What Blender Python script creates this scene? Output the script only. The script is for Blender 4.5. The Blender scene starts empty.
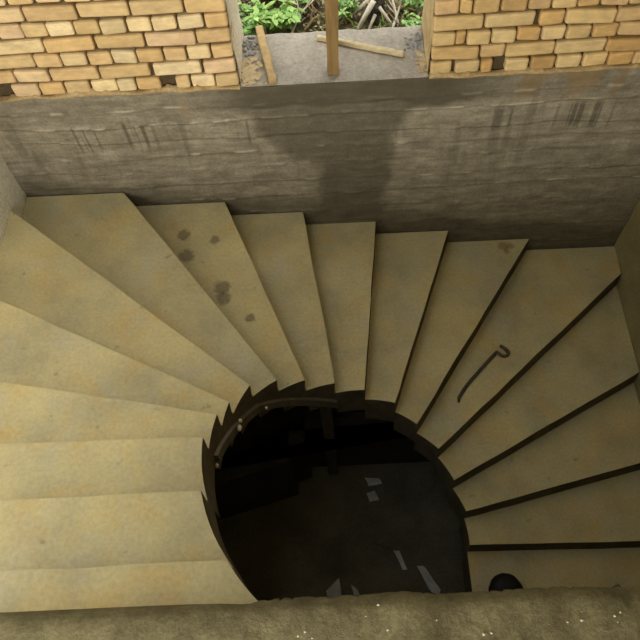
import bpy, bmesh, math, random
from mathutils import Vector, Matrix, noise
from math import sin, cos, pi, radians as R

random.seed(7)
S = bpy.context.scene
COL = S.collection

# ------------------------------------------------------------------ helpers
def tag(o, label=None, cat=None, group=None, kind=None):
    if label: o['label'] = label
    if cat: o['category'] = cat
    if group: o['group'] = group
    if kind: o['kind'] = kind
    return o

def link(name, bm, mats, parent=None, smooth=False, origin=None):
    """one mesh object; vertices are given in world space"""
    me = bpy.data.meshes.new(name)
    bmesh.ops.recalc_face_normals(bm, faces=bm.faces)
    if parent is not None and origin is None:
        origin = parent['_o']
    if origin is not None:
        bmesh.ops.translate(bm, verts=bm.verts, vec=-Vector(origin))
    if smooth:
        for f in bm.faces: f.smooth = True
    bm.to_mesh(me); bm.free()
    for m in (mats if isinstance(mats, (list, tuple)) else [mats]):
        me.materials.append(m)
    o = bpy.data.objects.new(name, me)
    COL.objects.link(o)
    if parent is not None:
        o.parent = parent
        if tuple(origin) != tuple(parent['_o']):
            o.location = Vector(origin) - Vector(parent['_o'])
    elif origin is not None:
        o.location = origin
    return o

def empty(name, loc, label, cat, group=None, kind=None):
    o = bpy.data.objects.new(name, None)
    o.empty_display_size = .1
    COL.objects.link(o); o.location = loc
    o['_o'] = tuple(loc)
    return tag(o, label, cat, group, kind)

def box(bm, x0, x1, y0, y1, z0, z1, mi=0):
    v = [bm.verts.new(p) for p in ((x0,y0,z0),(x1,y0,z0),(x1,y1,z0),(x0,y1,z0),(x0,y0,z1),(x1,y0,z1),(x1,y1,z1),(x0,y1,z1))]
    fs = [bm.faces.new([v[i] for i in q]) for q in ((0,3,2,1),(4,5,6,7),(0,1,5,4),(1,2,6,5),(2,3,7,6),(3,0,4,7))]
    for f in fs: f.material_index = mi
    return v, fs

def prism(bm, pts, z0, z1, mi=0):
    b = [bm.verts.new((p[0], p[1], z0)) for p in pts]
    t = [bm.verts.new((p[0], p[1], z1)) for p in pts]
    n = len(pts)
    bm.faces.new(t); bm.faces.new(b[::-1])
    for i in range(n):
        bm.faces.new((b[i], b[(i+1) % n], t[(i+1) % n], t[i]))
    for f in bm.faces: f.material_index = mi
    return b, t

def tube(bm, pts, rad, seg=8, mi=0, cap=True):
    pts = [Vector(p) for p in pts]; n = len(pts)
    rad = rad if isinstance(rad, (list, tuple)) else [rad]*n
    rings = []
    up = None
    for i, p in enumerate(pts):
        d = (pts[min(i+1, n-1)] - pts[max(i-1, 0)]).normalized()
        if up is None:
            up = Vector((0,0,1)) if abs(d.z) < .9 else Vector((1,0,0))
        a = d.cross(up).normalized(); b = a.cross(d).normalized(); up = b
        rings.append([bm.verts.new(p + rad[i]*(cos(2*pi*k/seg)*a + sin(2*pi*k/seg)*b)) for k in range(seg)])
    for i in range(n-1):
        for k in range(seg):
            f = bm.faces.new((rings[i][k], rings[i][(k+1)%seg], rings[i+1][(k+1)%seg], rings[i+1][k])); f.material_index = mi
    if cap:
        for r_ in (rings[0][::-1], rings[-1]):
            f = bm.faces.new(r_); f.material_index = mi

def bar(bm, a, b, w, h, up=(0,0,1), seg=6, jitter=0., rnd=random):
    """rectangular timber from a to b with slightly uneven sawn faces"""
    a, b = Vector(a), Vector(b); d = (b-a).normalized()
    s = d.cross(Vector(up)).normalized(); u = s.cross(d).normalized()
    rings = []
    for i in range(seg+1):
        p = a.lerp(b, i/seg)
        ring = []
        for (q, r_) in ((-1,-1),(1,-1),(1,1),(-1,1)):
            ring.append(bm.verts.new(p + s*q*(w/2 + rnd.uniform(-jitter, jitter)) + u*r_*(h/2 + (rnd.uniform(-jitter, jitter) if r_ > 0 else 0))))
        rings.append(ring)
    for i in range(seg):
        for k in range(4):
            bm.faces.new((rings[i][k], rings[i][(k+1)%4], rings[i+1][(k+1)%4], rings[i+1][k]))
    bm.faces.new(rings[0][::-1]); bm.faces.new(rings[-1])

def bevel(bm, off, seg=2, edges=None):
    es = edges if edges is not None else [e for e in bm.edges]
    bmesh.ops.bevel(bm, geom=es, offset=off, segments=seg, profile=.5, affect='EDGES', clamp_overlap=True)

def fbm(p, o=4):
    return noise.fractal(Vector(p), 1.0, 2.0, o)

def blob(bm, c, r, sq=(1,1,1), seed=0, amp=.25, sub=2, freq=1.5):
    b2 = bmesh.new(); bmesh.ops.create_icosphere(b2, subdivisions=sub, radius=1)
    mp = {}
    for v in b2.verts:
        k = 1 + amp*fbm(v.co*freq + Vector((seed*3.7, seed, 0)), 3)
        mp[v] = bm.verts.new((c[0]+v.co.x*r*sq[0]*k, c[1]+v.co.y*r*sq[1]*k, c[2]+v.co.z*r*sq[2]*k))
    for f in b2.faces: bm.faces.new([mp[v] for v in f.verts])
    b2.free()

# ------------------------------------------------------------------ materials
class Mat:
    def __init__(s, name, rough=.85, spec=.3):
        s.m = bpy.data.materials.new(name); s.m.use_nodes = True
        s.nt = s.m.node_tree; s.n = s.nt.nodes; s.b = s.n['Principled BSDF']
        s.b.inputs['Roughness'].default_value = rough
        s.b.inputs['Specular IOR Level'].default_value = spec
        s.tc = s.n.new('ShaderNodeTexCoord')
    def l(s, a, b): s.nt.links.new(a, b)
    def map(s, scale):
        mp = s.n.new('ShaderNodeMapping'); mp.inputs['Scale'].default_value = scale
        s.l(s.tc.outputs['Object'], mp.inputs['Vector']); return mp.outputs[0]
    def noise(s, scale, detail=4, rough=.55, vec=None, dist=0.):
        t = s.n.new('ShaderNodeTexNoise'); t.inputs['Scale'].default_value = scale
        t.inputs['Detail'].default_value = detail; t.inputs['Roughness'].default_value = rough; t.inputs['Distortion'].default_value = dist
        s.l(vec if vec is not None else s.tc.outputs['Object'], t.inputs['Vector']); return t.outputs['Fac']
    def ramp(s, fac, stops):
        r_ = s.n.new('ShaderNodeValToRGB'); e = r_.color_ramp.elements
        while len(e) < len(stops): e.new(.5)
        for i, (p, c) in enumerate(stops):
            e[i].position = p; e[i].color = (c[0], c[1], c[2], 1) if not isinstance(c, (int, float)) else (c, c, c, 1)
        s.l(fac, r_.inputs[0]); return r_.outputs[0]
    def mix(s, fac, a, b, mode='MIX'):
        m = s.n.new('ShaderNodeMix'); m.data_type = 'RGBA'; m.blend_type = mode
        for sock, v in ((m.inputs[0], fac), (m.inputs[6], a), (m.inputs[7], b)):
            if hasattr(v, 'links') or hasattr(v, 'is_linked'): s.l(v, sock)
            elif isinstance(v, (int, float)): sock.default_value = v
            else: sock.default_value = (v[0], v[1], v[2], 1)
        return m.outputs[2]
    def attr(s, name):
        a = s.n.new('ShaderNodeAttribute'); a.attribute_name = name; return a
    def rnd(s):
        return s.n.new('ShaderNodeObjectInfo').outputs['Random']
    def col(s, c):
        if hasattr(c, 'is_linked'): s.l(c, s.b.inputs['Base Color'])
        else: s.b.inputs['Base Color'].default_value = (c[0], c[1], c[2], 1)
    def bump(s, h, dist=.004, strength=1.):
        b = s.n.new('ShaderNodeBump'); b.inputs['Distance'].default_value = dist; b.inputs['Strength'].default_value = strength
        s.l(h, b.inputs['Height']); s.l(b.outputs[0], s.b.inputs['Normal'])

def mat_tread(name='cast_concrete_tread', marks=(), mark_col=(.10,.085,.05)):
    m = Mat(name, .8, .25)
    big = m.noise(2.6, 5, .6)
    c = m.ramp(big, [(.36, (.37,.335,.20)), (.5, (.455,.40,.222)), (.64, (.52,.45,.235))])
    och = m.ramp(m.noise(4.2, 5, .62, dist=.4), [(.5, 0), (.72, 1)])
    c = m.mix(m.mix(.62, (0,0,0), och), c, (.50,.345,.115))
    gry = m.ramp(m.noise(3.1, 4, .6, m.map((1.3,.9,1.0))), [(.52, 0), (.7, 1)])
    c = m.mix(m.mix(.6, (0,0,0), gry), c, (.42,.40,.30))
    spots = m.ramp(m.noise(13, 3, .5, m.map((1.,1.2,1.))), [(.69, 0), (.75, 1)])
    c = m.mix(m.mix(.45, (0,0,0), spots), c, (.16,.13,.075))
    for (x, y, z, r_) in marks:                            # dried mud marks
        d = m.n.new('ShaderNodeVectorMath'); d.operation = 'DISTANCE'
        m.l(m.tc.outputs['Object'], d.inputs[0]); d.inputs[1].default_value = (x, y, z)
        q = m.n.new('ShaderNodeMath'); q.operation = 'MULTIPLY_ADD'
        m.l(m.noise(34, 3, .6), q.inputs[0]); q.inputs[1].default_value = -r_*1.6; m.l(d.outputs['Value'], q.inputs[2])
        k = m.ramp(q.outputs[0], [(0., .62), (max(.002, r_*.55), 0.)])
        c = m.mix(k, c, mark_col)
    fine = m.ramp(m.noise(60, 4, .7), [(.3, .86), (.7, 1.1)])
    c = m.mix(1., c, fine, 'MULTIPLY')
    m.col(c); m.bump(m.noise(26, 6, .65), .004, .5)
    return m.m

def mat_concrete(name, a, b, scale=5, bumpd=.006, rough=.88):
    m = Mat(name, rough, .25)
    c = m.ramp(m.noise(scale, 6, .65), [(.3, a), (.7, b)])
    c = m.mix(1., c, m.ramp(m.noise(70, 4, .7), [(.3, .75), (.7, 1.2)]), 'MULTIPLY')
    m.col(c); m.bump(m.noise(35, 6, .7), bumpd, .7)
    return m.m

def mat_backwall():
    m = Mat('board_marked_concrete', .85, .3)
    st = m.map((1.6, 1.0, 7.0))
    c = m.ramp(m.noise(3.2, 6, .65, st), [(.3, (.21,.180,.125)), (.5, (.295,.258,.184)), (.7, (.40,.358,.265))])
    mot = m.ramp(m.noise(9, 7, .72), [(.32, .70), (.68, 1.22)])
    c = m.mix(1., c, mot, 'MULTIPLY')
    drip = m.ramp(m.noise(9, 3, .6, m.map((3.2, 1, .35))), [(.60, 0), (.68, 1)])
    c = m.mix(m.mix(.16, (0,0,0), drip), c, (.09,.072,.044))
    grain = m.ramp(m.noise(85, 5, .75), [(.3, .74), (.7, 1.2)])
    c = m.mix(1., c, grain, 'MULTIPLY')
    lines = m.attr('joint').outputs['Fac']
    c = m.mix(lines, c, (.085,.068,.042))
    c = m.mix(m.attr('efflorescence').outputs['Fac'], c, (.62,.56,.42))
    c = m.mix(m.attr('mortar_run').outputs['Fac'], c, (.30,.19,.075))
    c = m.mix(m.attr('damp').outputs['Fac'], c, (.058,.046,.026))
    m.col(c); m.bump(m.noise(30, 6, .7, m.map((.5,1,2.))), .005, .7)
    return m.m

def mat_brick():
    m = Mat('yellow_clay_brick', .9, .2)
    a = m.attr('tint').outputs['Color']
    n = m.ramp(m.noise(16, 5, .65, m.map((.7,1,1.6))), [(.3, .78), (.7, 1.18)])
    c = m.mix(1., a, n, 'MULTIPLY')
    blot = m.ramp(m.noise(10, 4, .6), [(.55, 0), (.75, .55)])
    c = m.mix(blot, c, (.42,.255,.115))
    m.col(c); m.bump(m.noise(55, 5, .7), .004, .6)
    return m.m

def mat_simple(name, a, b, scale=8, rough=.8, stretch=(1,1,1), bumpd=.003, bscale=40, spec=.3):
    m = Mat(name, rough, spec)
    m.col(m.ramp(m.noise(scale, 5, .6, m.map(stretch)), [(.3, a), (.7, b)]))
    m.bump(m.noise(bscale, 4, .6, m.map(stretch)), bumpd, .6)
    return m.m

def mat_leaf(name, a, b):
    m = Mat(name, .5, .4)
    at = m.attr('tone').outputs['Fac']
    m.col(m.ramp(at, [(0., a), (1., b)]))
    m.b.inputs['Transmission Weight'].default_value = 0
    m.b.inputs['Subsurface Weight'].default_value = 0
    return m.m

TREAD = mat_tread()
TREAD_SPOT = mat_tread('muddied_concrete_tread', [(-.8945-.0305,-.238+1.7342,0,.034),(-.87-.0305,-.384+1.7342,0,.042),(-.657-.0305,-.606+1.7342,0,.040),(-.645-.0305,-.672+1.7342,0,.036),(-.715-.0305,-.283+1.7342,0,.026),(-.50-.0305,-.80+1.7342,0,.022)])
TREAD_MARK = mat_tread('marked_concrete_tread', [(1.004-.0305,-.059+1.7342,0,.028),(1.045-.0305,-.061+1.7342,0,.024),(1.02-.0305,-.10+1.7342,0,.018)], (.20,.13,.06))
SIDE_SHADE = mat_concrete('shaded_riser_concrete', (.075,.060,.034), (.145,.118,.070), 9, .008)  # shade of risers and well face put into a darker concrete colour
BACK = mat_backwall()
BRICK = mat_brick()
MORTAR = mat_concrete('brown_joint_mortar', (.050,.034,.016), (.11,.075,.037), 14)
BEDDING = mat_concrete('orange_bedding_mortar', (.33,.215,.085), (.48,.36,.19), 9, .01)
REVEAL = mat_concrete('smeared_reveal_mortar', (.72,.63,.43), (.88,.80,.60), 7, .01)
REVEALB = mat_concrete('ochre_reveal_mortar', (.42,.29,.12), (.62,.47,.25), 7, .01)
SILL = mat_concrete('rough_sill_concrete', (.26,.235,.19), (.37,.335,.27), 9, .012)
WHITE = mat_concrete('whitewashed_plaster', (.76,.75,.67), (.88,.87,.78), 4, .004)
OCHRE = mat_concrete('ochre_side_plaster', (.24,.195,.09), (.36,.30,.15), 5, .006)
PLASTER = mat_concrete('pale_side_plaster', (.36,.34,.26), (.47,.45,.36), 4, .004)
LAND = mat_concrete('rough_landing_concrete', (.075,.063,.029), (.175,.152,.078), 7, .008)
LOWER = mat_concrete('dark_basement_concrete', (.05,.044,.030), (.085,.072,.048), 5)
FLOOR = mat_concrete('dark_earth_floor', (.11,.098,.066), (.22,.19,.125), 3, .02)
SOIL = mat_concrete('garden_soil', (.07,.055,.03), (.16,.125,.07), 8, .02)
WOODP = mat_simple('weathered_post_timber', (.15,.090,.030), (.27,.17,.065), 14, .75, (3,3,.35))
WOODS = mat_simple('pale_sawn_timber', (.30,.20,.08), (.47,.34,.155), 16, .75, (2,2,2))
WOODG = mat_simple('grey_sawn_timber', (.36,.29,.16), (.52,.44,.27), 16, .75, (2,2,2))
WOODD = mat_simple('dark_prop_timber', (.10,.085,.055), (.16,.135,.09), 10, .8, (3,3,.4))
STEEL = mat_simple('rusty_dark_steel', (.035,.028,.019), (.075,.058,.036), 40, .6, spec=.5)
BLACK = mat_simple('matt_black_sheet', (.006,.006,.005), (.014,.013,.011), 12, .7)
SHEET = mat_simple('grey_white_sheet', (.50,.50,.45), (.75,.75,.68), 8, .6)
STONE = mat_simple('pale_stone_chip', (.38,.34,.25), (.58,.53,.42), 30, .8)
RUBBLE = mat_simple('grey_rubble', (.17,.165,.15), (.34,.33,.31), 14, .9, bumpd=.006)
SAND = mat_simple('spilled_orange_sand', (.36,.27,.14), (.52,.42,.26), 20, .95, bumpd=.008, bscale=80)
BARK = mat_simple('dark_stump_bark', (.028,.024,.020), (.085,.078,.068), 18, .9, (1,1,.3), .01)
TWIG = mat_simple('bleached_twig', (.55,.50,.38), (.80,.75,.62), 25, .8)
TWIGB = mat_simple('brown_dry_stalk', (.22,.155,.075), (.40,.30,.16), 25, .85)
LEAFA = mat_leaf('fresh_broad_leaf', (.10,.27,.03), (.42,.62,.17))
LEAFB = mat_leaf('small_mid_green_leaf', (.10,.24,.04), (.36,.54,.16))
LEAFD = mat_leaf('dry_leaf', (.24,.17,.08), (.62,.50,.30))
GRASS = mat_leaf('grass_blade', (.10,.22,.04), (.45,.56,.18))

# ------------------------------------------------------------------ measured place (metres; camera height is z = 0)
XL, XR = -1.792, 1.745
ZS = -2.309                 # window sill / top of the concrete wall
ZF = -5.10                  # lower floor
YB = -4.30                  # rear wall
ZL = -2.125                 # landing
RISE, Z0 = .12231, -2.14626
CX, CY, RAD = .0305, -1.7342, .615
def zt(i): return Z0 - RISE*i

# ------------------------------------------------------------------ back wall with board marks
def smooth(a, b, x):
    t = min(1, max(0, (x-a)/(b-a))); return t*t*(3-2*t)
def in_poly(p, poly):
    x, y = p; c = False; n = len(poly); dmin = 9
    for i in range(n):
        x1, y1 = poly[i]; x2, y2 = poly[(i+1) % n]
        if (y1 > y) != (y2 > y) and x < (x2-x1)*(y-y1)/(y2-y1)+x1: c = not c
        dx, dy = x2-x1, y2-y1; t = max(0, min(1, ((x-x1)*dx+(y-y1)*dy)/(dx*dx+dy*dy+1e-12)))
        dmin = min(dmin, math.hypot(x-x1-t*dx, y-y1-t*dy))
    return dmin if c else -dmin
STAIN = [(-.52,-2.40),(-.464,-2.489),(-.352,-2.655),(-.265,-2.795),(-.131,-2.898),(-.147,-3.176),(-.156,-3.6),(.358,-3.6),(.264,-3.074),(.30,-2.834),(.292,-2.643),(.362,-2.518),(.45,-2.40)]
JOINTS = [-2.415,-2.505,-2.63,-2.735,-2.84,-2.975,-3.10,-3.23,-3.36,-3.50,-3.64]
def back_wall():
    bm = bmesh.new()
    nx, nz = 520, 230
    z_lo = -3.95
    layers = {k: bm.verts.layers.float.new(k) for k in ('joint','efflorescence','mortar_run','damp')}
    grid = []
    for j in range(nz+1):
        row = []
        z = z_lo + (ZS - z_lo)*j/nz
        for i in range(nx+1):
            x = XL + (XR-XL)*i/nx
            y = 0.; jt = 0.; ef = 0.
            zz = z + .020*fbm((x*1.4, 3.1, 0), 2) + .012*fbm((x*3, 0, z*8), 3)
            bi = 0
            for k, zj in enumerate(JOINTS):
                slope = .010*math.sin(k*2.3)*x
                d = zz - zj - slope
                if d < 0: bi = k+1
                w = .003 + .005*max(0, fbm((x*3, k*5.1, 1.)))
                on = smooth(-.45, .05, fbm((x*1.7, k*3.7, 9.), 3))
                jt = max(jt, on*math.exp(-(d/(w*1.3))**2))
                ridge = smooth(-.12 if k in (0, 1) else .12, .35 if k in (0, 1) else .5, fbm((x*7, k*7.7, 4.), 5))
                ef = max(ef, ridge*math.exp(-((d-.006)/.0045)**2)*(1.0 if k in (0, 1, 3, 6) else .35))
                y -= .004*ridge*math.exp(-(d/.009)**2)
            y += .003*math.sin(bi*4.7) + .006*fbm((x*2.2, 0, z*7), 4)
            if j == nz: y += .006*fbm((x*9, 5, 0), 3)
            sd = in_poly((x, z), STAIN) + .055*fbm((x*5, 7, z*3.2), 4)
            dp = .64*smooth(-.03, .06, sd)
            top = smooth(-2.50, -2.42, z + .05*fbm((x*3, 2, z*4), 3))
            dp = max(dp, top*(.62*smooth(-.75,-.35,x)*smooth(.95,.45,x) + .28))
            zb = -3.03 - .20*(x+1.3)                       # the foot of the wall is darker along the flight
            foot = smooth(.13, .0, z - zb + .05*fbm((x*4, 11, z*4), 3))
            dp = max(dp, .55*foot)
            st = smooth(.32, .5, fbm((x*11, 21, z*.9), 3))*smooth(-3.2,-2.6,z)
            dp = max(dp, .30*st)
            dash = smooth(.18, .32, fbm((x*38, 41, z*.12), 2))*smooth(-.05, .2, fbm((x*2.1, 51, 0), 2) + .12)
            dash *= smooth(-2.72-.08*fbm((x*38, 61, 0), 2), -2.64, z)*smooth(-2.49, -2.53, z + .04*fbm((x*9, 71, 0), 2))
            dp = max(dp, .62*dash)
            mr = smooth(.2, .45, fbm((x*6, 31, z*1.5), 3))*smooth(-2.52, -2.36, z)*(smooth(-.75,-.95,x)*.0 + smooth(-1.0,-.75,x)*smooth(-.45,-.55,x) + smooth(.45,.6,x))
            v = bm.verts.new((x, max(y - .004, -.0105), z))
            v[layers['joint']] = min(1, jt*.6); v[layers['efflorescence']] = min(.8, ef*.8)
            v[layers['damp']] = min(.85, dp); v[layers['mortar_run']] = .6*min(1, mr)  # damp stain and streaks, plus the darker foot band
            row.append(v)
        grid.append(row)
    for j in range(nz):
        for i in range(nx):
            f = bm.faces.new((grid[j][i], grid[j][i+1], grid[j+1][i+1], grid[j+1][i])); f.smooth = True
    # rear body of the wall down to the lower floor
    def v(x, y, z): return bm.verts.new((x, y, z))
    yb_ = .375
    bt = [v(XL, yb_, ZS), v(XR, yb_, ZS)]; bb = [v(XL, yb_, ZF), v(XR, yb_, ZF)]; fb = [v(XL, 0, ZF), v(XR, 0, ZF)]
    bm.faces.new([bt[0], bt[1]] + grid[nz][::-1])
    bm.faces.new([bt[0], bb[0], bb[1], bt[1]]); bm.faces.new([bb[0], fb[0], fb[1], bb[1]])
    bm.faces.new([fb[0], fb[1]] + grid[0][::-1])
    bm.faces.new([fb[0], bb[0], bt[0]] + [grid[j][0] for j in range(nz, -1, -1)])
    bm.faces.new([fb[1]] + [grid[j][nx] for j in range(0, nz+1)] + [bt[1], bb[1]])
    o = link('wall_back', bm, BACK)
    tag(o, 'board-marked concrete wall under the bricks with a damp stain', 'wall', kind='structure')
back_wall()

# ------------------------------------------------------------------ brick piers either side of the opening
TINTS = [(.66,.515,.29),(.62,.46,.24),(.69,.56,.34),(.60,.43,.21),(.65,.49,.29),(.58,.40,.19),(.67,.53,.30),(.63,.46,.28),(.58,.41,.21)]
LEFT_ROWS = {
 0:[(-1.549,-1.422),(-1.415,-1.301),(-1.294,-1.175),(-1.166,-1.045),(-1.04,-.954),(-.949,-.834),(-.762,-.695),(-.688,-.576),(-.571,-.462)],
 1:[(-1.756,-1.508),(-1.501,-1.347),(-1.337,-1.111),(-1.102,-.867),(-.848,-.624),(-.61,-.462)],
 2:[(-1.78,-1.62),(-1.609,-1.38),(-1.373,-1.257),(-1.253,-1.138),(-1.129,-1.021),(-1.016,-.909),(-.902,-.785),(-.778,-.678),(-.671,-.567),(-.558,-.462)],
 3:[(-1.78,-1.552),(-1.543,-1.308),(-1.299,-1.076),(-1.069,-.85),(-.841,-.619),(-.614,-.461)],
 4:[(-1.78,-1.60),(-1.594,-1.488),(-1.479,-1.369),(-1.365,-1.259),(-1.254,-1.14),(-1.134,-1.026),(-1.02,-.908),(-.901,-.797),(-.792,-.686),(-.677,-.568),(-.559,-.46)],
 5:[(-1.78,-1.565),(-1.556,-1.332),(-1.323,-1.099),(-1.091,-.872),(-.866,-.638),(-.632,-.458)]}
RIGHT_ROWS = {
 0:[(.443,.543),(.559,.67),(.677,.73),(.788,.898),(.91,1.018),(1.029,1.139),(1.151,1.258),(1.267,1.375),(1.382,1.495),(1.505,1.61),(1.62,1.735)],
 1:[(.441,.658),(.667,.775),(.78,.998),(1.005,1.229),(1.236,1.465),(1.473,1.735)],
 2:[(.438,.54),(.545,.587),(.594,.696),(.704,.811),(.817,.919),(.926,1.027),(1.036,1.142),(1.15,1.256),(1.263,1.375),(1.379,1.484),(1.49,1.6),(1.61,1.735)],
 3:[(.436,.653),(.662,.878),(.9,1.004),(1.012,1.228),(1.234,1.447),(1.455,1.735)],
 4:[(.436,.538),(.543,.596),(.604,.711),(.721,.829),(.838,.931),(.939,1.041),(1.049,1.138),(1.146,1.26),(1.264,1.369),(1.376,1.48),(1.49,1.6),(1.61,1.735)]}
COURSE, JT = .0805, .0125
Z_TOP = .55
def brick_wall(name, x0, x1, rows, label, rnd, tint_mul, inner):
    """inner: x of the reveal beside the opening"""
    bm = bmesh.new()
    tl = bm.verts.layers.float_color.new('tint')
    # mortar core, set back behind the brick faces
    e = .004
    cx0, cx1 = (x0, x1-e) if inner == x1 else (x0+e, x1)
    box(bm, cx0, cx1, .030, .355, ZS, Z_TOP, 1)
    n = int((Z_TOP-ZS)/COURSE)
    for r_ in range(n):
        spans = rows.get(r_)
        z0 = ZS + .012 + r_*COURSE; z1 = z0 + COURSE - JT
        if spans is None:
            spans = []; x = x0 + (0.01 if r_ % 2 else -.06); L = .225 if r_ % 2 else .108
            while x < x1:
                a, b = max(x, x0+.008), min(x+L+rnd.uniform(-.008,.008), x1-.002)
                if b-a > .03: spans.append((a, b))
                x += L + JT
        for (a, b) in spans:
            b2 = bmesh.new(); t2 = b2.verts.layers.float_color.new('tint')
            jz = rnd.uniform(-.0025,.0025); jy = rnd.uniform(-.004,.004)
            box(b2, a, b, jy, .11, z0+jz, z1+jz)
            tilt = rnd.uniform(-.004,.004)
            for v in b2.verts:
                v.co.z += tilt*(v.co.x-(a+b)/2)/(b-a)*2
                v.co += Vector((rnd.uniform(-.002,.002), rnd.uniform(-.002,.002), rnd.uniform(-.002,.002)))
            bevel(b2, .011, 2)
            c = rnd.choice(TINTS); k = rnd.uniform(.88,1.1)*1.
            c = tuple(ch*k*tm for ch, tm in zip(c, tint_mul))
            mp = {}
            for v in b2.verts:
                w = bm.verts.new(v.co); w[tl] = (c[0], c[1], c[2], 1); mp[v] = w
            for f in b2.faces:
                try:
                    g = bm.faces.new([mp[v] for v in f.verts]); g.material_index = 0
                except ValueError: pass
            b2.free()
    # reveal smeared with mortar, slightly wavy
    s = 1 if inner == x1 else -1
    g = []
    for j in range(46):
        row = []
        for i in range(9):
            y = .022 + (.375-.022)*i/8; z = ZS + (Z_TOP-ZS)*j/45
            row.append(bm.verts.new((inner + s*(.003 + .006*fbm((y*9, z*7, s*3.), 3)), y, z)))
        g.append(row)
    for j in range(45):
        for i in range(8):
            f = bm.faces.new((g[j][i], g[j][i+1], g[j+1][i+1], g[j+1][i])); f.material_index = 2; f.smooth = True
    o = link(name, bm, [BRICK, MORTAR, REVEAL if s > 0 else REVEALB])
    tag(o, label, 'wall', kind='structure')
    # bedding mortar squeezed out along the foot of the bricks
    bm = bmesh.new()
    nx = int((x1-x0)/.02); rows_ = []
    for i in range(nx+1):
        x = x0 + (x1-x0)*i/nx
        h = .012 + .016*max(-.5, fbm((x*7, 1.3, s), 4)) + (.014 if rnd.random() < .12 else 0)
        d = .008 + .012*max(-.4, fbm((x*6, 8.3, s), 4))
        ring = [(x, .02, ZS+.0005), (x, -d-.002, ZS+.0005), (x, -d*.9, ZS+h*.5), (x, .0, ZS+h), (x, .02, ZS+h)]
        rows_.append([bm.verts.new(p) for p in ring])
    for i in range(nx):
        for k in range(4):
            bm.faces.new((rows_[i][k], rows_[i][k+1], rows_[i+1][k+1], rows_[i+1][k]))
    m = link('bedding_mortar', bm, BEDDING, smooth=True)
    m.parent = o
    return o
brick_wall('wall_back_left', XL, -.462, LEFT_ROWS, 'yellow brick pier on the left of the window opening', random.Random(3), (1,.98,.93), -.462)
brick_wall('wall_back_right', .440, XR, RIGHT_ROWS, 'yellow brick pier on the right of the window opening', random.Random(5), (.90,.82,.66), .440)  # right bricks tinted darker: the weaker light is put into their colour

# lintel over the opening
bm = bmesh.new(); box(bm, -.462, .44, .02, .355, -.75, Z_TOP)
tag(link('wall_back_lintel', bm, REVEAL), 'concrete lintel above the window opening', 'wall', kind='structure')

# sill of the opening: rough concrete with a chipped outer edge
def sill():
    bm = bmesh.new(); nx, ny = 90, 40; g = []
    for j in range(ny+1):
        row = []
        for i in range(nx+1):
            x = -.462 + .902*i/nx; y = .003 + .372*j/ny
            if j == ny: y += .012*fbm((x*9, 1, 0), 3)
            z = ZS + .001 + .004*abs(fbm((x*8, y*8, 2), 4))
            row.append(bm.verts.new((x, y, z)))
        g.append(row)
    for j in range(ny):
        for i in range(nx):
            bm.faces.new((g[j][i], g[j][i+1], g[j+1][i+1], g[j+1][i]))
    r_ = bmesh.ops.extrude_face_region(bm, geom=bm.faces[:])
    for v in [q for q in r_['geom'] if isinstance(q, bmesh.types.BMVert)]: v.co.z = ZS - .0
    o = link('window_1', bm, SILL, smooth=True)
    tag(o, 'unglazed window opening with a rough grey concrete sill', 'window', kind='structure')
sill()

# ------------------------------------------------------------------ side walls, rear wall, floor
def wall(name, label, x0, x1, y0, y1, z0, z1, m, holes=None):
    bm = bmesh.new(); box(bm, x0, x1, y0, y1, z0, z1)
    return tag(link(name, bm, m), label, 'wall', kind='structure')
LEFT_TOP = Z_TOP
PARAPET = ZL+.02; LINTEL = -.95
REAR_OPEN = (XL, -.2)        # x range of an unseen opening added to light the bricks
SKY_HOLE = (XL, -.48, YB, -.38)   # gap in the unseen slab, placed to light the left treads
wall('wall_left', 'pale plastered side wall left of the stairs', XL-.2, XL, YB, .375, ZF, LEFT_TOP, WHITE)
wall('wall_right', 'pale brown side wall right of the stairs', XR, XR+.2, YB, .375, ZF, Z_TOP, OCHRE)
def rear():
    bm = bmesh.new(); box(bm, XL, XR, YB-.2, YB, ZF, ZL)
    box(bm, REAR_OPEN[1], XR, YB-.2, YB, ZL, Z_TOP)
    box(bm, XL, REAR_OPEN[1], YB-.2, YB, LINTEL, Z_TOP)
    tag(link('wall_rear', bm, PLASTER), 'wall behind the landing with an opening added at left for light', 'wall', kind='structure')
rear()
bm = bmesh.new()  # unseen slab added to keep light off the right side
box(bm, SKY_HOLE[1], XR+.2, YB-.2, .375, Z_TOP+.002, Z_TOP+.2)
box(bm, XL-.2, SKY_HOLE[1]-.001, SKY_HOLE[3], .375, Z_TOP+.002, Z_TOP+.2)
tag(link('light_block_slab', bm, PLASTER), 'unseen slab added above the stairwell to block light, open at left', 'light_block_slab', kind='structure')
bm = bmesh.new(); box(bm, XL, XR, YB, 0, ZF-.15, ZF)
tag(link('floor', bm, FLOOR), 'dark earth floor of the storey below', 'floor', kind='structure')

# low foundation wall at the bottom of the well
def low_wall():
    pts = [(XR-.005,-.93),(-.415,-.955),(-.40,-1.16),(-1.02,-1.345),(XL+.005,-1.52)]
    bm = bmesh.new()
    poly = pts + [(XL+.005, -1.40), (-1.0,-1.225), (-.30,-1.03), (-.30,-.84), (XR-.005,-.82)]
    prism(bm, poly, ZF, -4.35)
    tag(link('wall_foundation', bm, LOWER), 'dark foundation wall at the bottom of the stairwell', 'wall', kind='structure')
low_wall()

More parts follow.
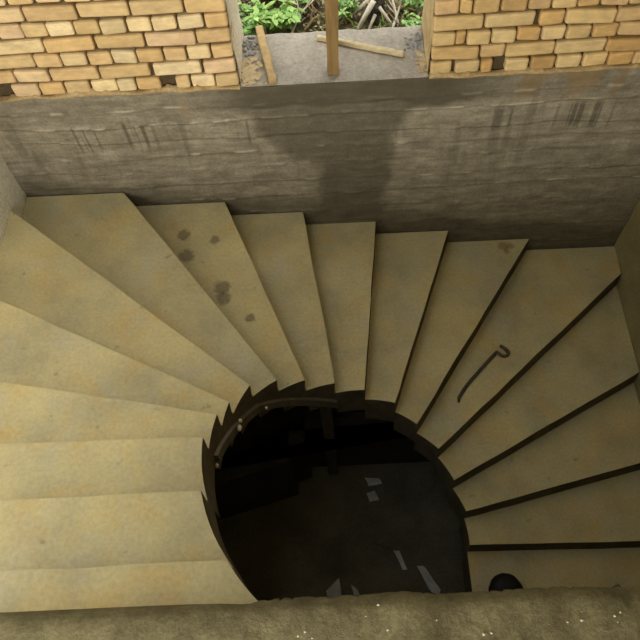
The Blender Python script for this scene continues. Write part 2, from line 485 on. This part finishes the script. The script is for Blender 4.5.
# ------------------------------------------------------------------ staircase
INNER = {1:(-.405,-2.192),2:(-.531,-1.928),3:(-.565,-1.684),4:(-.541,-1.54),5:(-.517,-1.434),6:(-.448,-1.30),7:(-.339,-1.221),8:(-.214,-1.169),9:(-.068,-1.134),10:(.086,-1.123),11:(.251,-1.151),12:(.371,-1.232),13:(.491,-1.336),14:(.572,-1.481),15:(.636,-1.623),16:(.65,-1.783)}
OUTER = {1:(XL,-2.222),2:(XL,-1.958),3:(XL,-1.686),4:(XL,-1.299),5:(XL,-.793),6:(XL,-.205),7:(-1.230,0),8:(-.673,0),9:(-.228,0),10:(.207,0),11:(.66,0),12:(1.182,0),13:(XR,-.229),14:(XR,-.858),15:(XR,-1.357),16:(XR,-1.787)}
INNER[0] = (-.279, -2.338); OUTER[0] = (XL, -2.345)
for k in range(17, 24):
    INNER[k] = (.652, -1.783-.255*(k-16)); OUTER[k] = (XR, -1.787-.255*(k-16))
def polar(p): return math.hypot(p[0]-CX, p[1]-CY), math.atan2(p[1]-CY, p[0]-CX)
def inner_arc(i, n=7):
    a, b = INNER[i-1], INNER[i]
    if i > 16: return [a, b]
    ra, ta = polar(a); rb, tb = polar(b)
    if tb > ta + 1: ta += 2*pi
    return [(CX + (ra+(rb-ra)*k/n)*cos(ta+(tb-ta)*k/n), CY + (ra+(rb-ra)*k/n)*sin(ta+(tb-ta)*k/n)) for k in range(n+1)]
G = .0015
def clampw(p):
    return (min(max(p[0], XL+.002), XR-.002), min(p[1], -.012))
stair = empty('spiral_staircase', (CX, CY, ZF), 'cast concrete winding staircase turning around a dark round stairwell', 'staircase')
THICK = .27
def step(i):
    arc = inner_arc(i)
    o0, o1 = OUTER[i-1], OUTER[i]
    poly = list(arc) + [clampw(o1)]
    if i == 7: poly.append(clampw((XL, 0)))
    if i == 13: poly.append(clampw((XR, 0)))
    poly.append(clampw(o0))
    z1 = zt(i); z0 = max(z1-THICK, ZF+.001)
    bm = bmesh.new()
    # nosing line subdivided and a little wavy, as struck by hand
    na = len(arc)
    a, b = Vector(arc[-1]), Vector(poly[na])
    nrm = Vector((-(b-a).y, (b-a).x)).normalized()
    c_ = Vector((sum(p[0] for p in poly)/len(poly), sum(p[1] for p in poly)/len(poly)))
    if nrm.dot(c_-a) < 0: nrm = -nrm                       # towards the back of the tread
    nn = 14; fr = []
    for k in range(1, nn):
        p = a.lerp(b, k/nn)
        fr.append(tuple(p + nrm*.004*fbm((p.x*4, p.y*4, i*3.), 3)))
    poly = poly[:na] + fr + poly[na:]
    last = na+nn-1
    UND = .010                                             # the risers slope back under the nosing
    lean = max(0., min(.0105, (i-9)*.0026))                 # lower risers lean out a little at the foot
    if lean: UND = 0.
    top = []
    for k, p in enumerate(poly):
        q = Vector(p)
        if na-1 <= k <= last: q = q + nrm*lean
        top.append(clampw(q) if k >= na else tuple(q))
    back = []
    for k, p in enumerate(poly):
        q = Vector(p)
        if na-1 <= k <= last: q = q + nrm*UND
        elif k == na-2: q = q + nrm*UND*.15
        back.append(clampw(q) if k >= na else tuple(q))
    levels = [(top, z1), ([tuple(Vector(p).lerp(Vector(q), .2)) for p, q in zip(top, back)], z1-.030), (back, z1-RISE+.002), (poly, z1-RISE), (poly, min(z0, z1-RISE-.003))]
    rings = [[bm.verts.new((p[0], p[1], z)) for p in pl] for pl, z in levels]
    n = len(poly)
    bm.faces.new(rings[0]); bm.faces.new(rings[-1][::-1])
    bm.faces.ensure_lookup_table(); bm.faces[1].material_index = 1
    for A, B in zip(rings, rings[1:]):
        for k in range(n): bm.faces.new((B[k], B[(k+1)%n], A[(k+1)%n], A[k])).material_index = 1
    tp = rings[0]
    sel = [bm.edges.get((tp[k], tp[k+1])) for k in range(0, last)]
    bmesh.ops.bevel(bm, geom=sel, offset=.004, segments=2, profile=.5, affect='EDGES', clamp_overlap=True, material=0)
    o = link('step', bm, [{8: TREAD_SPOT, 12: TREAD_MARK}.get(i, TREAD), SIDE_SHADE], stair, origin=(CX, CY, z1))
    return o
for i in range(1, 24): step(i)
# bare formwork strip left along the outer curve of the well edge, under the steps
def form_strip(i0, i1, name, drop0, drop1):
    bm = bmesh.new(); rings = []
    pts = []
    for i in range(i0, i1+1):
        arc = inner_arc(i)
        for k, p in enumerate(arc[:-1] if i < i1 else arc):
            z = zt(i-1) - RISE*(k/(len(arc)-1))
            pts.append((p, z))
    for (p, z) in pts:
        d = (Vector(p) - Vector((CX, CY))).normalized()
        q0 = Vector(p) - d*.002; q1 = Vector(p) - d*.020
        rings.append([bm.verts.new((q.x, q.y, zz)) for q, zz in ((q0, z-drop0), (q1, z-drop0), (q1, z-drop1), (q0, z-drop1))])
    for a, b in zip(rings, rings[1:]):
        for k in range(4): bm.faces.new((a[k], a[(k+1)%4], b[(k+1)%4], b[k]))
    bm.faces.new(rings[0][::-1]); bm.faces.new(rings[-1])
    o = link(name, bm, WOODD, stair); o['label'] = 'brown timber formwork strip along the well edge'
form_strip(4, 9, 'formwork_strip', .21, .285)
# pale mortar that squeezed out of the formwork joints
for k, (x, y, z, r_) in enumerate(((-.508,-1.47,-2.965,.020),(-.497,-1.45,-2.93,.012),(-.542,-1.556,-2.866,.013),(-.566,-1.70,-2.80,.012),(-.402,-1.318,-3.10,.010))):
    bm = bmesh.new(); d = (Vector((x, y)) - Vector((CX, CY))).normalized()
    blob(bm, (x - d.x*.004, y - d.y*.004, z), r_, (.7,.7,1.1), k, .5, 2, 2.)
    o = link('mortar_lump', bm, REVEAL, stair, smooth=True); o['label'] = 'pale lump of squeezed-out mortar'

# ------------------------------------------------------------------ landing in the foreground
EDGE = [(XL+.004,-2.362),(-1.031,-2.358),(-.856,-2.354),(-.652,-2.351),(-.45,-2.348),(-.277,-2.341),(-.163,-2.336),(.008,-2.334),(.137,-2.326),(.235,-2.337),(.32,-2.334),(.432,-2.331),(.601,-2.325),(.739,-2.331),(.795,-2.329),(XR-.004,-2.329)]
def edge_y(x):
    for a, b in zip(EDGE, EDGE[1:]):
        if a[0] <= x <= b[0]: return a[1] + (b[1]-a[1])*(x-a[0])/(b[0]-a[0])
    return EDGE[-1][1]
def LAND_Z(x, y): return .005*fbm((x*5, y*5, 0), 4) + .0028*fbm((x*22, y*22, 3), 4)
def landing():
    bm = bmesh.new(); nx, ny = 420, 46; g = []
    x0, x1 = XL+.004, XR-.004
    for j in range(ny+1):
        row = []
        for i in range(nx+1):
            x = x0 + (x1-x0)*i/nx
            ye = edge_y(x)
            rough = smooth(-.34, -.2, x)
            t = j/ny
            y = ye - .004 + .020*(1-smooth(-.5, -.25, x)) - (t**1.6)*(ye - (YB+.004) - .004)
            amp = rough*math.exp(-t*9)
            y += amp*(.006 + .050*abs(fbm((x*13, 1, 4), 2)) + .040*abs(fbm((x*31, 3, 4), 2)) + .010*fbm((x*5, 6, 2), 2))
            z = ZL + LAND_Z(x, y) - .016*math.exp(-((ye-y)/.012))
            row.append(bm.verts.new((x, y, z)))
        g.append(row)
    for j in range(ny):
        for i in range(nx):
            f = bm.faces.new((g[j][i], g[j+1][i], g[j+1][i+1], g[j][i+1])); f.smooth = True
    # front face and underside
    zb = ZL-.22
    fl = [bm.verts.new((v.co.x, v.co.y-.004, zb)) for v in g[0]]
    for i in range(nx): bm.faces.new((g[0][i], g[0][i+1], fl[i+1], fl[i]))
    bl = [bm.verts.new((x0, YB+.004, zb)), bm.verts.new((x1, YB+.004, zb))]
    bm.faces.new(fl + [bl[1], bl[0]])
    o = link('trim_1', bm, LAND)
    tag(o, 'rough brown concrete landing slab with a jagged edge over the stairwell', 'landing', kind='structure')
landing()

# ------------------------------------------------------------------ things on the landing and the steps
CHIPS = [(.023,-2.385),(.059,-2.356),(.082,-2.422),(.22,-2.40),(.345,-2.438),(.367,-2.436),(.579,-2.413),(.618,-2.409),(.71,-2.40),(.728,-2.391),(.715,-2.416),(-.149,-2.422),(-.169,-2.432),(-.13,-2.438)]
for k, (x, y) in enumerate(CHIPS):
    bm = bmesh.new(); r_ = .0022 + .0022*((k*37) % 10)/10
    blob(bm, (0,0,0), r_, (1.2,.9,.6), k, .5, 1)
    zz = ZL + LAND_Z(x, y)
    o = link('stone_chip', bm, STONE); o.location = (x, y, zz + r_*.35)
    tag(o, 'tiny pale stone chip stuck on the rough landing edge in the foreground', 'stone chip', 'pale chips on the landing')

# bent reinforcing bar
HOOK = [(.626,-1.0567),(.633,-1.0258),(.6918,-.9461),(.7789,-.8531),(.8746,-.7555),(.8892,-.7522),(.9155,-.7733),(.9421,-.7718),(.951,-.7515),(.9369,-.7275),(.911,-.7034)]
def catmull(P, n=6):
    P = [Vector(p) for p in P]; out = []
    for i in range(len(P)-1):
        p0, p1, p2, p3 = P[max(i-1,0)], P[i], P[i+1], P[min(i+2,len(P)-1)]
        for k in range(n):
            t = k/n
            out.append(.5*((2*p1)+(-p0+p2)*t+(2*p0-5*p1+4*p2-p3)*t*t+(-p0+3*p1-3*p2+p3)*t**3))
    return out + [P[-1]]
bm = bmesh.new()
zh = zt(13) + .0102
hk = catmull([(x, y, zh) for x, y in HOOK], 6)
tube(bm, hk, [.007 if k < 5 else .0100 for k in range(len(hk))], 10)
o = link('bent_steel_bar', bm, STEEL, smooth=True, origin=(.79,-.88,zt(13)))
tag(o, 'dark steel bar with a hooked end lying on a stair step at right', 'steel bar')

# dark rounded bundle on the lowest visible step
bm = bmesh.new()
b2c = (.825, -2.005, zt(17)+.072)
blob(bm, b2c, .098, (.95,.85,.84), 8, .16, 3, 1.2)
for v in bm.verts: v.co.z = max(v.co.z, zt(17)+.001)
o = link('black_bundle', bm, BLACK, smooth=True, origin=(.835,-2.005,zt(17)))
tag(o, 'black rounded bundle on the lowest visible step, half hidden by the landing', 'bundle')

# ------------------------------------------------------------------ timber in and on the window opening
bm = bmesh.new(); bar(bm, (-.0125,.0745,ZS+.004), (.012,.0745,-.752), .056, .05, up=(0,1,0), seg=12, jitter=.0025)
o = link('wooden_post', bm, WOODP, origin=(-.0125,.0745,ZS+.004))
tag(o, 'upright brown timber post standing in the middle of the window opening', 'post')
bm = bmesh.new()
bar(bm, (-.377,.398,ZS+.025), (-.301,.002,ZS+.024), .040, .036, seg=10, jitter=.003); bevel(bm, .005, 1)
o = link('wooden_batten', bm, WOODS, origin=(-.34,.2,ZS+.005))
tag(o, 'short thick timber batten lying across the sill towards the garden', 'batten')
bm = bmesh.new()
bar(bm, (-.087,.311,ZS+.018), (.332,.152,ZS+.018), .023, .026, seg=10, jitter=.002); bevel(bm, .004, 1)
o = link('wooden_stick', bm, WOODG, origin=(.12,.23,ZS+.005))
tag(o, 'thin pale timber stick lying lengthways on the sill behind the post', 'stick')

def heap(name, m, spots, label, cat, seed):
    bm = bmesh.new(); rnd = random.Random(seed)
    for (x, y, r_, h) in spots:
        blob(bm, (x, y, ZS+.003+h*.25), r_, (1, 1, h/r_*.6), rnd.random()*9, .5, 2, 2.2)
    for v in bm.verts: v.co.z = max(v.co.z, ZS+.0045)
    o = link(name, bm, m, smooth=False, origin=(spots[0][0], spots[0][1], ZS+.004))
    return tag(o, label, cat, kind='stuff')
rr = random.Random(12)
heap('rubble_heap', RUBBLE, [(max(-.457,-.425+rr.gauss(0,.016)), min(.35,max(.18,.275+rr.gauss(0,.038))), rr.uniform(.004,.011), rr.uniform(.008,.02)) for k in range(75)], 'heap of grey rubble crumbs on the sill beside the left brick pier', 'rubble', 1)
heap('sand_spill', SAND, [(max(-.45,-.415+rr.gauss(0,.026)), max(.016,.09+rr.gauss(0,.042)), rr.uniform(.006,.016), rr.uniform(.003,.009)) for k in range(110)], 'thin spill of orange sand and mortar on the sill near the batten', 'sand', 2)
heap('mortar_crumbs', RUBBLE, [(min(.43,.395+rr.gauss(0,.025)), .245+rr.gauss(0,.035), rr.uniform(.004,.010), rr.uniform(.004,.011)) for k in range(60)], 'grey mortar crumbs on the sill beside the right brick pier', 'rubble', 3)
heap('mortar_spill', SAND, [(min(.43,.418+rr.gauss(0,.012)), max(.015,.10+rr.gauss(0,.045)), rr.uniform(.005,.012), rr.uniform(.003,.008)) for k in range(60)], 'orange mortar droppings on the sill at the foot of right pier', 'mortar', 4)

# ------------------------------------------------------------------ lower floor: prop, sheets
bm = bmesh.new(); bar(bm, (-.14,-.985,ZF+.002), (-.14,-.985,zt(9)-THICK-.002), .07, .07, up=(0,1,0), seg=8, jitter=.002)
o = link('timber_prop', bm, WOODD, origin=(-.14,-.985,ZF+.002))
tag(o, 'dark timber prop under the stair in the stairwell', 'prop')
def sheet(pts, label, seed, h=.03):
    """a crumpled piece of sheet: polygon filled with a small grid of folds"""
    bm = bmesh.new()
    c = Vector((sum(p[0] for p in pts)/len(pts), sum(p[1] for p in pts)/len(pts)))
    rings = []
    N = 24
    per = []
    for k in range(N):
        t = k/N*len(pts); i = int(t); f = t-i
        per.append(Vector(pts[i]).lerp(Vector(pts[(i+1) % len(pts)]), f))
    mid = bm.verts.new((c.x, c.y, ZF+.004+h*.6))
    prev = None
    for r_ in (.35, .7, 1.):
        ring = []
        for p in per:
            q = c.lerp(p, r_*(1+.12*fbm((p.x*12, p.y*12, seed), 2)))
            ring.append(bm.verts.new((q.x, q.y, ZF+.006+h*abs(fbm((q.x*9, q.y*9, seed), 3)))))
        if prev is None:
            for k in range(N): bm.faces.new((mid, ring[k], ring[(k+1)%N]))
        else:
            for k in range(N): bm.faces.new((prev[k], ring[k], ring[(k+1)%N], prev[(k+1)%N]))
        prev = ring
    ex = bmesh.ops.extrude_face_region(bm, geom=bm.faces[:])
    for v in [q for q in ex['geom'] if isinstance(q, bmesh.types.BMVert)]: v.co.z -= .004
    o = link('torn_sheet', bm, SHEET, origin=(c.x, c.y, ZF+.002))
    tag(o, label, 'sheet')
sheet([(.425,-1.69),(.474,-1.70),(.575,-1.85),(.56,-1.89),(.50,-1.86)], 'pale torn sheet scrap on the dark floor, largest and nearest the right stair edge', 1)
sheet([(.10,-1.17),(.16,-1.15),(.19,-1.22),(.12,-1.235)], 'small pale scrap on the dark floor near the back of the stairwell', 2)
sheet([(.09,-1.05),(.20,-1.06),(.22,-1.10),(.12,-1.115)], 'dull pale scrap on the dark floor, farthest back in the stairwell', 3)
sheet([(.27,-1.58),(.31,-1.585),(.355,-1.71),(.325,-1.715)], 'narrow pale scrap beside the largest torn sheet on the dark floor', 4)
sheet([(-.21,-1.84),(-.12,-1.76),(-.10,-1.90),(-.19,-1.95)], 'dull pale scrap on dark floor behind the landing edge, left of centre', 5)
sheet([(-.04,-1.80),(.0,-1.83),(.05,-1.93),(.0,-1.93)], 'narrow pale scrap on dark floor just behind the landing edge', 6)
def plank(a, b, w, label):
    bm = bmesh.new(); bar(bm, (a[0],a[1],ZF+.016), (b[0],b[1],ZF+.016), w, .026, seg=4)
    tag(link('floor_plank', bm, WOODD, origin=(a[0],a[1],ZF+.002)), label, 'plank')
plank((.13,-1.52),(.30,-1.58), .018, 'short thin lath lying on the dark stairwell floor')

# ------------------------------------------------------------------ garden behind the opening
def ground_z(x, y): return -2.47 + .16*(y-.4) + .03*fbm((x*2, y*2, 0), 3)
bm = bmesh.new(); nx, ny = 60, 50; g = []
for j in range(ny+1):
    y = .376 + 5.2*j/ny
    g.append([bm.verts.new((-3+6*i/nx, y, ground_z(-3+6*i/nx, y))) for i in range(nx+1)])
for j in range(ny):
    for i in range(nx): bm.faces.new((g[j][i], g[j][i+1], g[j+1][i+1], g[j+1][i]))
tag(link('ground', bm, SOIL, smooth=True), 'overgrown garden soil outside the opening', 'ground', kind='structure')

def leaf(bm, tl, p, d, L, W, tone, rnd, droop=.25):
    d = d.normalized(); s = d.cross(Vector((0,0,1)))
    s = s.normalized() if s.length > .05 else Vector((1,0,0))
    u = s.cross(d)
    q = [p, p+d*L*.3+s*W*.42+u*L*.05, p+d*L*.62+s*W*.4-u*L*droop*.3, p+d*L-u*L*droop, p+d*L*.62-s*W*.4-u*L*droop*.3, p+d*L*.3-s*W*.42+u*L*.05, p+d*L*.45-u*L*.06]
    vs = [bm.verts.new(c) for c in q]
    for v in vs: v[tl] = tone
    m = vs[6]
    for a, b in ((0,1),(1,2),(2,3),(3,4),(4,5),(5,0)): bm.faces.new((m, vs[a], vs[b]))
def shrub(x, y, h, spread, n, L, W, leafm, label, seed, cat='shrub', name='leafy_shrub'):
    rnd = random.Random(seed); z0 = ground_z(x, y)
    root = empty(name, (x, y, z0), label, cat)
    bs = bmesh.new(); bl = bmesh.new(); tl = bl.verts.layers.float.new('tone')
    for k in range(max(4, n//16)):
        a = rnd.uniform(0, 2*pi); r_ = spread*math.sqrt(rnd.random())
        top = Vector((x + r_*cos(a), y + r_*sin(a), z0 + h*rnd.uniform(.55, 1)))
        base = Vector((x + .12*r_*cos(a), y + .12*r_*sin(a), z0-.01))
        mid = base.lerp(top, .5) + Vector((0,0,h*.1))
        pts = [base, base.lerp(mid, .6), mid, top]
        tube(bs, pts, [.006,.005,.004,.002], 5)
        for q in range(16):
            t = rnd.uniform(.3, 1); p = base.lerp(mid, t*2) if t < .5 else mid.lerp(top, t*2-1)
            an = rnd.uniform(0, 2*pi)
            d = Vector((cos(an), sin(an), rnd.uniform(-.2,.7)))
            leaf(bl, tl, p, d, L*rnd.uniform(.6,1.2), W*rnd.uniform(.7,1.2), rnd.random(), rnd)
    link('stem', bs, TWIGB, root)
    link('foliage', bl, leafm, root)
shrub(-.43,.55,.17,.11,330,.050,.030,LEAFA,'bright green broad-leaved shrub outside, beside the left brick pier',21)
shrub(-.27,.57,.15,.10,300,.050,.028,LEAFA,'bright green shrub outside, just behind the thick batten',22)
shrub(-.37,.80,.24,.16,360,.055,.030,LEAFA,'tall green shrub farther out behind the batten shrubs',23)
shrub(-.13,.72,.17,.10,170,.040,.020,LEAFB,'small green weed outside, just left of the post',24,'weed','leafy_weed')
shrub(.07,.60,.15,.08,150,.045,.016,LEAFB,'narrow-leaved green weed outside, just right of the post',28,'weed','leafy_weed')
shrub(.44,.50,.11,.09,330,.028,.020,LEAFB,'low small-leaved green shrub outside, beside the right brick pier',25)
shrub(.42,.68,.17,.13,330,.034,.022,LEAFB,'small-leaved green shrub farther out behind the right pier shrub',26)
shrub(.02,1.05,.3,.25,320,.055,.03,LEAFB,'green shrub at the back of the garden view, behind the post',27)
# dry leaf litter: nobody could count it
bm = bmesh.new(); tl = bm.verts.layers.float.new('tone'); rnd = random.Random(4)
for k in range(2600):
    x, y = rnd.uniform(-.9,.9), rnd.uniform(.40,1.8)
    an = rnd.uniform(0, 2*pi)
    leaf(bm, tl, Vector((x, y, ground_z(x, y)+rnd.uniform(.004,.03))), Vector((cos(an), sin(an), rnd.uniform(-.1,.3))), rnd.uniform(.02,.05), rnd.uniform(.006,.018), rnd.random(), rnd)
tag(link('leaf_litter', bm, LEAFD), 'dry brown leaf litter covering the garden soil', 'leaf litter', kind='stuff')
bm = bmesh.new(); tl = bm.verts.layers.float.new('tone')
for k in range(3600):
    x, y = rnd.uniform(-1.,1.), rnd.uniform(.40,2.2)
    an = rnd.uniform(0, 2*pi)
    leaf(bm, tl, Vector((x, y, ground_z(x, y))), Vector((cos(an)*.5, sin(an)*.5, 1)), rnd.uniform(.03,.10), rnd.uniform(.004,.009), rnd.random(), rnd)
tag(link('grass', bm, GRASS), 'thin green grass growing through the leaf litter', 'grass', kind='stuff')

# stump with pale roots
SX, SY = .225, .60
zz = ground_z(SX, SY)
st = empty('tree_stump', (SX, SY, zz), 'dark weathered tree stump with pale roots outside the opening', 'stump')
bm = bmesh.new()
tube(bm, catmull([(SX,SY,zz-.02),(SX,SY+.005,zz+.04),(SX+.003,SY+.01,zz+.12),(SX+.01,SY+.03,zz+.26)],5), [.050,.045,.042,.040,.038,.037,.036,.035,.035,.034,.034,.034,.033,.033,.032,.030], 16)
for v in bm.verts: v.co += .016*Vector((fbm(v.co*34,3), fbm(v.co*34+Vector((5,0,0)),3), 0))
link('trunk', bm, BARK, st)
for k, (dx, dy, hh, r_) in enumerate(((-.105,-.07,.13,.015),(-.05,-.09,.05,.010),(.085,-.06,.09,.009),(-.14,.02,.15,.010))):
    bm = bmesh.new(); e = (SX+dx, SY+dy, ground_z(SX+dx, SY+dy)+.006)
    tube(bm, catmull([(SX+dx*.15,SY+dy*.2-.02,zz+hh),(SX+dx*.55,SY+dy*.65-.01,zz+hh*.5),e],4), [r_*q for q in (1,1,1,.95,.9,.85,.75,.65,.5)], 6)
    o = link('root', bm, TWIG, st, smooth=True); o['label'] = 'pale bleached root'
BR = [ # base x, y, tip x, y, lift, material, label
 (-.24,.50,-.10,.66,.09,TWIG,'pale dry stalk slanting up behind the sill left of the post'),
 (-.16,.55,-.03,.62,.04,TWIGB,'short brown stalk lying left of the post outside'),
 (.30,.50,.37,.72,.10,TWIG,'pale bleached branch leaning right of the dark stump'),
 (.27,.62,.43,.57,.07,TWIGB,'brown dry stalk lying right of the stump'),
 (.29,.47,.42,.50,.03,TWIGB,'brown dry stalk low behind the right end of the sill'),
 (.34,.52,.28,.75,.14,TWIG,'thin pale branch slanting left over the dry stalks'),
 (.36,.66,.25,.70,.10,TWIG,'thin pale branch crossing beside the stump top'),
 (.10,.66,.30,.78,.16,TWIG,'thin pale branch crossing behind the stump'),
 (-.36,.50,-.40,.62,.10,TWIG,'thin grey twig among the broad green leaves'),
 (.38,.60,.44,.66,.10,TWIGB,'thin brown stalk beside the right small-leaved shrub')]
for k, (x, y, tx, ty, lift, m, lab) in enumerate(BR):
    rnd = random.Random(60+k); bm = bmesh.new()
    a = Vector((x, y, ground_z(x, y)+.008)); b = Vector((tx, ty, ground_z(tx, ty)+lift))
    mid = a.lerp(b, .5) + Vector((rnd.uniform(-.02,.02), 0, .03))
    pts = catmull([a, mid, b], 5); n = len(pts)
    tube(bm, pts, [.0085*(1-.6*i/n) for i in range(n)], 6)
    for q in range(3):
        p = pts[3+q*2]; d = Vector((rnd.uniform(-1,1), rnd.uniform(-.5,.8), rnd.uniform(.1,.8))).normalized()
        tube(bm, [p, p+d*.05, p+d*.10+Vector((0,0,.012))], [.0045,.0035,.0015], 5)
    o = link('dry_branch', bm, m, smooth=True, origin=a)
    tag(o, lab, 'branch')

# ------------------------------------------------------------------ light: overcast sky and soft sun through the slab gap, plus an added lamp
W = bpy.data.worlds.new('sky'); S.world = W; W.use_nodes = True
bg = W.node_tree.nodes['Background']
bg.inputs[0].default_value = (.95,.97,1.0,1); bg.inputs[1].default_value = .9

SUN_DIR = Vector((-.16,-.15,-1.0))
sl = bpy.data.lights.new('hazy_sun', 'SUN'); sl.energy = 1.05; sl.angle = R(26); sl.color = (1.0,.95,.84)
so = bpy.data.objects.new('hazy_sun', sl); COL.objects.link(so); so.location = (-2,-5,4)
so.rotation_euler = SUN_DIR.to_track_quat('-Z','Y').to_euler()

# area lamp added at the unseen rear opening to brighten the bricks
al = bpy.data.lights.new('rear_fill_lamp', 'AREA'); al.shape = 'RECTANGLE'; al.size = REAR_OPEN[1]-XL-.1; al.size_y = LINTEL-PARAPET-.1
al.energy = 72; al.color = (1.0,.95,.85)
ao = bpy.data.objects.new('rear_fill_lamp', al); COL.objects.link(ao); ao.location = ((REAR_OPEN[1]+XL)/2, YB-.1, (LINTEL+PARAPET)/2)
ao.rotation_euler = (R(90), 0, 0)

# ------------------------------------------------------------------ camera
f, p, ro, ya, D = 699.055, 1.040788, -.1034, .073218, 2.655
fw = Vector((0, cos(p), -sin(p))); up = Vector((0, sin(p), cos(p))); rt = Vector((1,0,0))
Zr = Matrix.Rotation(ya, 3, 'Z'); fw, up, rt = Zr@fw, Zr@up, Zr@rt
r2 = cos(ro)*rt + sin(ro)*up; u2 = -sin(ro)*rt + cos(ro)*up
cam = bpy.data.cameras.new('camera'); cam.sensor_width = 36; cam.lens = f*36/640; cam.clip_start = .05
co = bpy.data.objects.new('camera', cam); COL.objects.link(co)
M = Matrix((r2, u2, -fw)).transposed().to_4x4(); M.translation = (0, -D, 0)
co.matrix_world = M
S.camera = co
for o in bpy.data.objects:
    if '_o' in o: del o['_o']
S.view_settings.view_transform = 'Standard'; S.view_settings.look = 'None'
S.view_settings.gamma = 1; S.view_settings.use_curve_mapping = False
S.view_settings.exposure = 1.0
